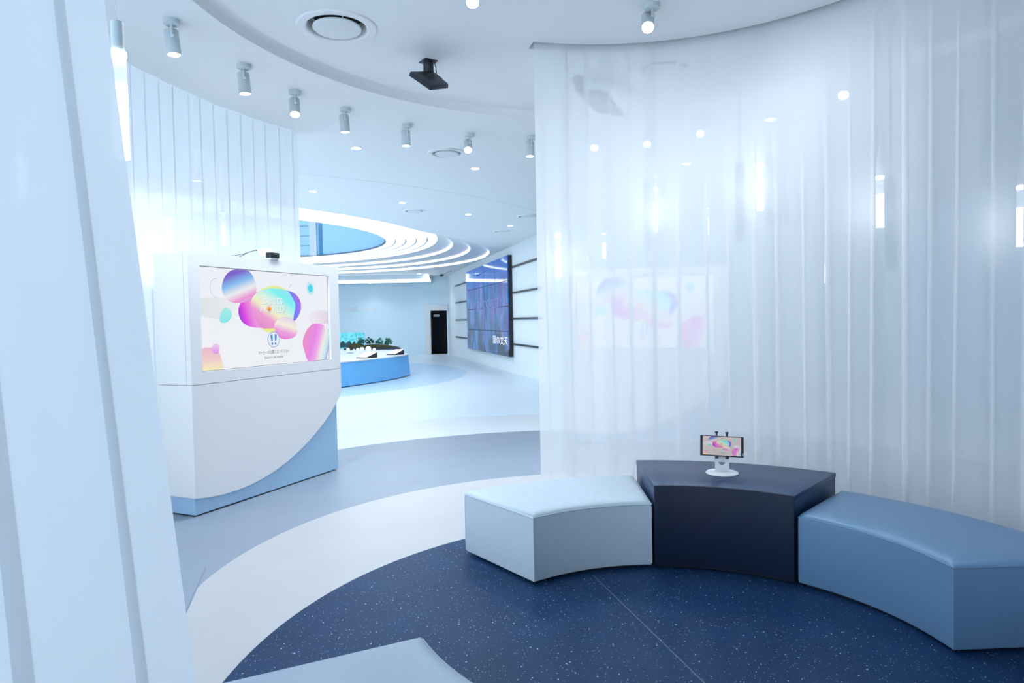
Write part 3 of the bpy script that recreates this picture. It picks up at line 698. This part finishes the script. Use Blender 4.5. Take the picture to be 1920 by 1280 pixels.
# ---- speakers
def speaker(label, shift, mirror=False):
    t = thing('ceiling_speaker', label, 'speaker', (0, 0, 0), 0, 'black ceiling speakers')
    pc = onz(803, 115, ZD); L = ony(766, 141.5, 5.32); T = ony(809.5, 140, 5.58); B_ = ony(806, 169, 5.16); R_ = ony(840.4, 165.8, 5.42)
    base = Vector((pc.x, pc.y, ZD)); pts = [Vector(q)-base for q in (L, T, R_, B_)]
    nrm = (pts[1]-pts[0]).cross(pts[3]-pts[0]).normalized()
    if nrm.z < 0: nrm = -nrm
    b = MB(); ins = [q+nrm*.035+(sum(pts, Vector())/4-q)*.05 for q in pts]
    b.add(pts+ins, [(0, 1, 2, 3), (7, 6, 5, 4), (0, 4, 5, 1), (1, 5, 6, 2), (2, 6, 7, 3), (3, 7, 4, 0)]); parts = [b.build('cabinet', mat('speaker_cabinet', (.012, .016, .026), .5), t, bevel=.004)]
    c = sum(pts, Vector())/4
    b = MB(); b.add([c+(q-c)*.95-nrm*.002 for q in pts]+[c+(q-c)*.95-nrm*.0005 for q in pts], [(0, 1, 2, 3), (7, 6, 5, 4), (0, 4, 5, 1), (1, 5, 6, 2), (2, 6, 7, 3), (3, 7, 4, 0)]); parts.append(b.build('grille', mat('speaker_grille', (.010, .05, .13), .6, spec=.2), t))
    q0 = c+(pts[3]+pts[2]-pts[0]-pts[1])*.20-nrm*.003; e1 = (pts[2]-pts[3]).normalized(); e2 = (pts[3]-pts[0]).normalized()
    b = MB(); b.add([q0-e1*.018-e2*.003, q0+e1*.018-e2*.003, q0+e1*.018+e2*.003, q0-e1*.018+e2*.003], [(0, 1, 2, 3)]); parts.append(b.build('badge', mat('speaker_badge', (.2, .3, .4), .4), t))
    a = math.radians(35); b = MB(); b.box(-.058, .058, -.058, .058, -.008, 0); o = b.build('mount_plate', BLACK, t, bevel=.002); o.rotation_euler = (0, 0, a)
    b = MB(); b.lathe([(.042, -.008), (.042, -.085), (.030, -.10)], 20); b.build('bracket_drum', BLACK, t, True)
    top = c+nrm*.036
    b = MB(); b.tube([(0, 0, -.095), (.002, 0, -.125), ((top.x)*.5, top.y*.5, (top.z-.13)*.5), top], [.024, .024, .03, .03], 12); b.build('swivel_arm', BLACK, t, True)
    b = MB(); b.tube([(.05, -.01, -.006), (.062, -.012, -.05), (.066, -.01, -.11), (pts[1]*.45+pts[2]*.55)+nrm*.03], .004, 6); b.build('cable', BLACK, t, True)
    t.location = base
    if mirror: t.location = shift; t.rotation_euler = (0, 0, math.radians(75))
    return t
speaker('black flat speaker on a swivel bracket below the lounge ceiling', None)
p = onz(1085, 146, ZD); speaker('dark speaker faintly seen through the curved sheer curtain', (p.x, p.y, ZD), True)

# ---- pendants: thin cord, metal cap, clear tube with glowing lower half
GLASS = mat('clear_tube', (.85, .93, 1), .08); GLASS.node_tree.nodes['Principled BSDF'].inputs['Alpha'].default_value = .28
PENDF = emis('pendant_glow_dim', (.92, .97, 1), 1.6)
def pendant(label, x, ybot, Y, ztop, r=.0245, bright=.225, clear=.115, cap=.115, glow=PENDE):
    p = ony(x, ybot, Y); t = thing('pendant_lamp', label, 'pendant lamp', (p.x, p.y, p.z), 0, 'acrylic tube pendant lamps')
    b = MB(); b.lathe([(r, 0), (r, bright)], 24); b.build('glowing_rod', glow, t, True)
    b = MB(); b.lathe([(r, bright), (r, bright+clear)], 24, cap0=False, cap1=False); b.build('clear_tube', GLASS, t, True)
    b = MB(); b.lathe([(r*1.06, bright+clear-.006), (r*1.06, bright+clear+.012)], 24); b.build('glowing_collar', glow, t, True)
    b = MB(); b.lathe([(r*.86, bright+clear+.012), (r*.86, bright+clear+cap)], 24); b.build('cap', METALW, t, True)
    b = MB(); b.tube([(0, 0, bright+clear+cap), (0, 0, ztop-p.z)], .0025, 6); b.build('cord', METALW, t, True)
    b = MB(); b.lathe([(.03, ztop-p.z), (.03, ztop-p.z-.02)], 20); b.build('ceiling_cup', METALW, t, True)
    return t
def ringY(x, y, R):
    d = ray(x, y); dx, dy = d.x, d.y; a = dx*dx+dy*dy; b = -(dx*CC[0]+dy*CC[1]); c = CC[0]**2+CC[1]**2-R*R; D = b*b-a*c
    t = (-b+math.sqrt(max(D, 0)))/a; return t*dy
for x, yb_, lab in ((1047, 520, 'pendant lamp at the free edge of the curved curtain'), (1228, 433, 'pendant lamp second from the curtain edge, above the veiled kiosk'), (1425, 394, 'pendant lamp third from the curtain edge, highest of the row'),
                   (1650, 426, 'pendant lamp with crisp white cap right of the tablet, behind the curtain'), (1915, 462, 'large pendant lamp cut off by the right edge of the picture')):
    Y = ringY(x, yb_, 2.33); pendant(lab, x, yb_, Y, ZD)
pendant('pendant lamp peeking out beside the edge of the foreground curtain', 229, 298, 2.37, ZR, bright=.26, clear=.10)
pendant('faint pendant lamp seen through the foreground curtain', 43, 372, 3.5, ZR)
pendant('pendant lamp behind the curtain just above the top left of the kiosk', 319, 478, 6.6, ZR)
pendant('pendant lamp behind the curtain above the camera of the kiosk', 420, 459, 7.4, ZR)
pendant('small dim pendant lamp far behind the curtain, left of three', 1133, 485, 9.4, ZR, glow=PENDF)
pendant('small dim pendant lamp far behind the curtain, middle of three', 1326, 440, 8.9, ZR, glow=PENDF)
pendant('small dim pendant lamp far behind the curtain, right of three', 1550, 531, 7.9, ZR, glow=PENDF)

# ---- small dark security camera in the far ceiling corner
pcam = ony(828, 516, 26.0)
sc_ = thing('security_camera', 'small dark camera on a rod in the far ceiling corner', 'camera', (pcam.x, pcam.y, pcam.z))
b = MB(); b.tube([(-.05, -.05, -.01), (.06, 0, .01)], .055, 14); b.build('housing', BLACK, sc_, True)
pe = ony(846, 507.5, 24.2); b = MB(); b.tube([(0, 0, 0), (pe.x-pcam.x, pe.y-pcam.y, pe.z-pcam.z)], .018, 8); b.build('rod', mat('rod_grey', (.2, .28, .36), .5), sc_, True)

# ================================================================== VIDEO WALL AND RAILS
VO = P0+WN*.13
vw = thing('video_wall', 'large video wall of sixteen panels on the right hall wall', 'video wall', (VO.x, VO.y, 0), math.atan2(WD.y, WD.x))
s0, s1, vz0, vz1 = 5.55, 12.05, .46, 3.30
vm = bpy.data.materials.new('video_picture'); vm.use_nodes = True; nt = vm.node_tree; pb = nt.nodes['Principled BSDF']
pb.inputs['Base Color'].default_value = (.01, .015, .03, 1); pb.inputs['Roughness'].default_value = .06
tc = N(nt, 'ShaderNodeTexCoord'); sp = N(nt, 'ShaderNodeSeparateXYZ'); nt.links.new(tc.outputs['Object'], sp.inputs[0])
mp = N(nt, 'ShaderNodeMapping'); mp.inputs['Scale'].default_value = (.8, 1, .42); nt.links.new(tc.outputs['Object'], mp.inputs[0])
n1 = N(nt, 'ShaderNodeTexNoise'); n1.inputs['Scale'].default_value = 1.3; n1.inputs['Detail'].default_value = 6; n1.inputs['Distortion'].default_value = .8; nt.links.new(mp.outputs[0], n1.inputs['Vector'])
cr = N(nt, 'ShaderNodeValToRGB'); el = cr.color_ramp.elements
stops = [(.30, (4, 8, 20)), (.40, (20, 50, 120)), (.46, (30, 120, 185)), (.52, (95, 70, 150)), (.58, (25, 70, 150)), (.68, (150, 150, 210))]
while len(el) < len(stops): el.new(.5)
for e_, (p_, c_) in zip(el, stops): e_.position = p_; e_.color = (*lin(c_), 1)
nt.links.new(n1.outputs['Fac'], cr.inputs[0])
# dark shapes of trees in the lower half of the picture
n2 = N(nt, 'ShaderNodeTexNoise'); n2.inputs['Scale'].default_value = 1.05; n2.inputs['Detail'].default_value = 4; nt.links.new(tc.outputs['Object'], n2.inputs['Vector'])
m2 = N(nt, 'ShaderNodeMapRange'); m2.inputs[1].default_value = .46; m2.inputs[2].default_value = .56; nt.links.new(n2.outputs['Fac'], m2.inputs[0])
m3 = N(nt, 'ShaderNodeMapRange'); m3.inputs[1].default_value = 1.75; m3.inputs[2].default_value = 1.0; nt.links.new(sp.outputs[2], m3.inputs[0])
mm = N(nt, 'ShaderNodeMath', operation='MULTIPLY'); nt.links.new(m2.outputs[0], mm.inputs[0]); nt.links.new(m3.outputs[0], mm.inputs[1])
mxd = N(nt, 'ShaderNodeMix', data_type='RGBA'); nt.links.new(mm.outputs[0], mxd.inputs[0]); nt.links.new(cr.outputs[0], mxd.inputs[6]); mxd.inputs[7].default_value = (*lin((14, 20, 46)), 1)
# deep blue sky over the picture
mrz = N(nt, 'ShaderNodeMapRange'); mrz.inputs[1].default_value = 2.45; mrz.inputs[2].default_value = 2.9; nt.links.new(sp.outputs[2], mrz.inputs[0])
mx = N(nt, 'ShaderNodeMix', data_type='RGBA'); nt.links.new(mrz.outputs[0], mx.inputs[0]); nt.links.new(mxd.outputs[2], mx.inputs[6]); mx.inputs[7].default_value = (*lin((38, 92, 185)), 1)
nt.links.new(mx.outputs[2], pb.inputs['Emission Color']); pb.inputs['Emission Strength'].default_value = .5; pb.inputs['Specular IOR Level'].default_value = .3
b = MB(); b.box(s0, s1, -.12, -.03, vz0, vz1)
b.v = [(x, -y-.0, z) for x, y, z in b.v]
# local frame: x along the wall towards the camera, local y = left normal (into the wall is +y or -y)
LEFTN = Vector((-WD.y, WD.x, 0)); sgn = 1 if LEFTN.dot(WN) > 0 else -1      # +1: +y faces the room
def Yf(a): return sgn*a
b = MB(); b.box(s0, s1, min(Yf(-.12), Yf(-.02)), max(Yf(-.12), Yf(-.02)), vz0, vz1); b.build('back_frame', BLACK, vw)
cw = (s1-s0)/4; ch = (vz1-vz0)/4
for i in range(4):
    for j in range(4):
        b = MB(); g = .012
        b.box(s0+i*cw+g*1.6, s0+(i+1)*cw-g*1.6, min(Yf(-.02), Yf(.01)), max(Yf(-.02), Yf(.01)), vz0+j*ch+g, vz0+(j+1)*ch-g); b.build('screen_panel', vm, vw)
def onwall(body, size, s, z, m, wd, flip=False, name='screen_text'):
    mw = Matrix.Translation((s, Yf(.016), z)) @ Matrix.Rotation(PI/2, 4, 'X')
    if sgn > 0: mw = Matrix.Translation((s, Yf(.016), z)) @ Matrix.Rotation(PI, 4, 'Z') @ Matrix.Rotation(PI/2, 4, 'X')
    if flip: mw = mw @ Matrix.Diagonal((-1, 1, 1, 1))
    return text_part(name, body, size, m, vw, mw, 0, wd)
onwall('MOSAIC GALLERY', .42, 9.2, 1.98, emis('wall_text', lin((140, 165, 225)), .5), 4.2)
onwall('天文の図', .27, 11.0, .88, emis('wall_reflection', lin((235, 243, 252)), .7), 1.9, True)  # reflection of a sign, painted on the panels as mirrored glowing letters
for z in (.82, 1.53, 2.24, 2.95):
    for a, c in ((2.3, s0), (s1, 14.9)):
        rr = tag(MB().box(a, c, min(Yf(0), Yf(.05)), max(Yf(0), Yf(.05)), z-.022, z+.022).build('wall_rail', BLACK),
                 'black rail on the hall wall, %s from the top, %s the video wall' % ({2.95: 'first', 2.24: 'second', 1.53: 'third', .82: 'lowest'}[z], 'left of' if a < 3 else 'right of'), 'rail', 'black wall rails')
        rr.location = (P0.x+WN.x*.001, P0.y+WN.y*.001, 0); rr.rotation_euler = (0, 0, math.atan2(WD.y, WD.x))

# ================================================================== DEMO COUNTER IN THE HALL
CTC = Vector((-10.5, 19.43)); CTR = 7.72
ct = thing('display_counter', 'low curved blue counter with tablets and plants in the hall', 'counter', (CTC.x, CTC.y, .001))
ca0, ca1 = math.radians(-38), math.radians(-7.0)
CM = mat('counter_blue', (.17, .52, .92), .4)
def arcs(r, n, a, b_): return circle((0, 0), r, n, a, b_, True)
tail = [(-3.95-CTC.x, 21.75-CTC.y), (-5.2-CTC.x, 23.4-CTC.y), (-11-CTC.x, 23.4-CTC.y)]
def shrink(poly, k):
    c = Vector((sum(p[0] for p in poly)/len(poly), sum(p[1] for p in poly)/len(poly))); return [tuple(Vector(p)+(c-Vector(p)).normalized()*k) for p in poly]
isl = arcs(CTR, 30, math.radians(-38), ca1)+tail; isl_t = shrink(isl, .06)
for a, c in ((math.radians(-38), math.radians(-30.6)), (math.radians(-30.45), ca1)):
    n = 16; b = MB(); o0, o1 = arcs(CTR, n, a, c), shrink(arcs(CTR, 30, math.radians(-38), ca1)+tail, .06)
    top = [tuple(Vector(p)*((CTR-.05)/CTR)) for p in o0]; inn = [tuple(Vector(p)*((CTR-.10)/CTR)) for p in o0]
    vs = [(x, y, .02) for x, y in o0]+[(x, y, .575) for x, y in top]+[(x, y, .575) for x, y in inn]
    b.add(vs, [(k*n+i, k*n+i+1, (k+1)*n+i+1, (k+1)*n+i) for k in range(2) for i in range(n-1)]); b.build('front_panel', CM, ct, True, angle=30)
b = MB(); n = len(isl); b.add([(x, y, .02) for x, y in shrink(isl, .02)]+[(x, y, .575) for x, y in shrink(isl, .09)], [(i, (i+1) % n, n+(i+1) % n, n+i) for i in range(n)]); b.build('body', CM, ct)
b = MB(); b.prism(shrink(isl, .055), .575, .60); b.build('worktop', WHITE, ct)
b = MB(); b.prism(shrink(isl, .12), 0, .02); b.build('plinth', SHADEGAP, ct)
ZC = .601
def ontop(x, y, z=ZC): return onz(x, y, z)
for (x0, x1, y0, y1, lab) in ((656, 699, 660, 673, 'white tilted tablet on the counter, nearer to the kiosk'), (716, 749, 654, 667, 'white tilted tablet on the counter, at its right end')):
    c0_ = ontop((x0+x1)/2, y1-1.5); w_ = (x1-x0)*c0_.y/FPX*.62
    t = thing('counter_tablet', lab, 'tablet', (c0_.x, c0_.y, ZC), math.radians(-28), 'tablets on the counter')
    b = MB(); b.prism([(-.0, .0), (0, .02), (.40, .13), (.40, .0)], -w_/2, w_/2, 'y'); b.v = [(y, x, z) for x, y, z in b.v]; b.build('wedge', BLACK, t)
    b = MB(); b.add([(-w_/2+.01, .008, .030), (w_/2-.01, .008, .030), (w_/2-.01, .395, .136), (-w_/2+.01, .395, .136)], [(0, 1, 2, 3)]); b.build('screen', emis('tablet_white', (.9, .95, 1), 1.1), t)
b = MB()
q = ontop(655, 662); t = thing('vent_slot', 'three dark slots in the counter beside the tablet', 'vent', (q.x, q.y, ZC), 0)
for k in range(3): MB().box(-.09, .09, -.02+k*.12, .02+k*.12, 0, .004).build('slot', BLACK, t)
# framed picture panel with a fountain among trees
pl = ontop(657, 655); W_ = 40*pl.y/FPX; H_ = 31*pl.y/FPX
t = thing('picture_panel', 'upright teal picture panel with a fountain, behind the counter plants', 'panel', (pl.x, pl.y+.55, ZC), 0)
pm_ = bpy.data.materials.new('teal_picture'); pm_.use_nodes = True; nt = pm_.node_tree; pb = nt.nodes['Principled BSDF']
tc = N(nt, 'ShaderNodeTexCoord'); n1 = N(nt, 'ShaderNodeTexNoise'); n1.inputs['Scale'].default_value = 9; n1.inputs['Detail'].default_value = 5; nt.links.new(tc.outputs['Object'], n1.inputs['Vector'])
cr = N(nt, 'ShaderNodeValToRGB'); cr.color_ramp.elements[0].position = .35; cr.color_ramp.elements[0].color = (*lin((50, 150, 165)), 1); cr.color_ramp.elements[1].position = .68; cr.color_ramp.elements[1].color = (*lin((120, 205, 215)), 1)
nt.links.new(n1.outputs['Fac'], cr.inputs[0]); nt.links.new(cr.outputs[0], pb.inputs['Base Color']); nt.links.new(cr.outputs[0], pb.inputs['Emission Color']); pb.inputs['Emission Strength'].default_value = .35
MB().box(-W_/2-.3, W_/2, 0, .03, 0, H_).build('picture', pm_, t)
TREE = mat('tree_dark', (.02, .07, .08), .8); FOUN = mat('fountain_cream', (.75, .80, .62), .6); SOIL = mat('soil_olive', (.06, .06, .015), .9)
b = MB(); xs = [-.3-W_/2+i*(W_+.1)/14 for i in range(15)]
b.prism([(xs[0], .05)]+[(x, H_*(.42+.10*math.sin(i*1.7)+.05*math.sin(i*3.1))) for i, x in enumerate(xs[:-2])]+[(xs[-3], .05)], -.012, -.001, 'y'); b.build('tree_line', TREE, t)
b = MB(); b.lathe([(.035, .0), (.02, .08), (.028, .1), (.012, .14), (.02, .22), (.006, .27), (.004, H_*.55-.12)], 12, (W_*.18, -.04, .14)); b.build('fountain', FOUN, t, True)
# planting tray, soil mound
q = ontop(690, 656)
t = thing('planter_tray', 'dark planter tray holding soil behind the white stones', 'planter', (q.x, q.y, ZC), 0)
b = MB(); n = n_soil = 26; pr = [(-.75+i*1.75/n, .03+.14*max(0, math.sin(PI*min(1, i/n*1.0))**.7)+(.10 if i < 8 else 0)*math.sin(PI*i/8 if i < 8 else 0)) for i in range(n+1)]
b.prism([(-.75, 0)]+pr+[(1.0, 0)], .05, .42, 'y'); b.build('soil', SOIL, t)
b = MB(); b.box(-.78, 1.03, .0, .05, 0, .075); b.build('tray_edge', mat('tray_navy', (.008, .02, .05), .5), t)
LEAF = mat('leaf_green', (.035, .20, .16), .6); LEAF2 = mat('leaf_teal', (.07, .32, .29), .6)
TRAY = q.copy()
def soil_z(lx):
    i = (lx+.75)*n_soil/1.75; return .03+.14*max(0, math.sin(PI*min(1, max(0, i/n_soil)))**.7)+(.10*math.sin(PI*i/8) if 0 < i < 8 else 0)
def shrub(x, h, wd, m, lab, seed):
    rnd = random.Random(seed); p_ = ontop(x, 655); t = thing('counter_plant', lab, 'plant', (p_.x, TRAY.y+.235, ZC+soil_z(p_.x-TRAY.x)-.012), 0, 'plants on the counter')
    b = MB(); b.tube([(0, 0, 0), (.01, 0, h*.5), (.0, .01, h*.85)], [.012, .008, .004], 6); b.build('stem', SOIL, t, True)
    b = MB()
    for i in range(70):
        a = rnd.uniform(0, 2*PI); r = wd*rnd.random()**.6; zq = h*(.10+.90*rnd.random()*(1-.5*(r/wd)**2)); c = Vector((r*math.cos(a), r*.6*math.sin(a), zq))
        d = Vector((rnd.uniform(-1, 1), rnd.uniform(-1, 1), rnd.uniform(.1, 1))).normalized(); s_ = d.cross(Vector((0, 0, 1))).normalized()*.038; d *= rnd.uniform(.07, .11)
        b.add([c, c+d*.5+s_, c+d, c+d*.5-s_], [(0, 1, 2, 3)])
    b.build('foliage', m, t)
for i, (x, h, wd, m, lab) in enumerate(((680, .20, .11, LEAF2, 'leafy plant on the counter next to the teal picture panel'), (695, .25, .14, LEAF, 'tallest dark green plant on the counter'),
                                       (711, .20, .12, LEAF2, 'low teal plant on the counter, second from the right'), (727, .24, .11, LEAF, 'sprigged plant at the right end of the counter'))):
    shrub(x, h, wd, m, lab, 20+i)
STONE_GLOW = mat('white_stone', (.88, .92, .95), .5, emit=(.8, .9, 1), estr=.25)  # faint glow put into the material so the stones look brightly lit
for i, (x, r) in enumerate(((653, .06), (664, .035), (671, .055), (679, .075), (691, .095), (702, .055))):
    p_ = ontop(x, 657); b = MB(); b.lathe([(r*.5, 0), (r*.95, r*.3), (r, r*.6), (r*.8, r*1.1), (r*.4, r*1.4), (.001, r*1.45)], 12, cap1=False)
    o = b.build('white_stone', STONE_GLOW, None, True); o.location = (p_.x, p_.y-.02, ZC); tag(o, 'white stone on the counter, %s from the left' % ('first', 'second', 'third', 'fourth', 'fifth', 'last')[i], 'stone', 'white stones on the counter')
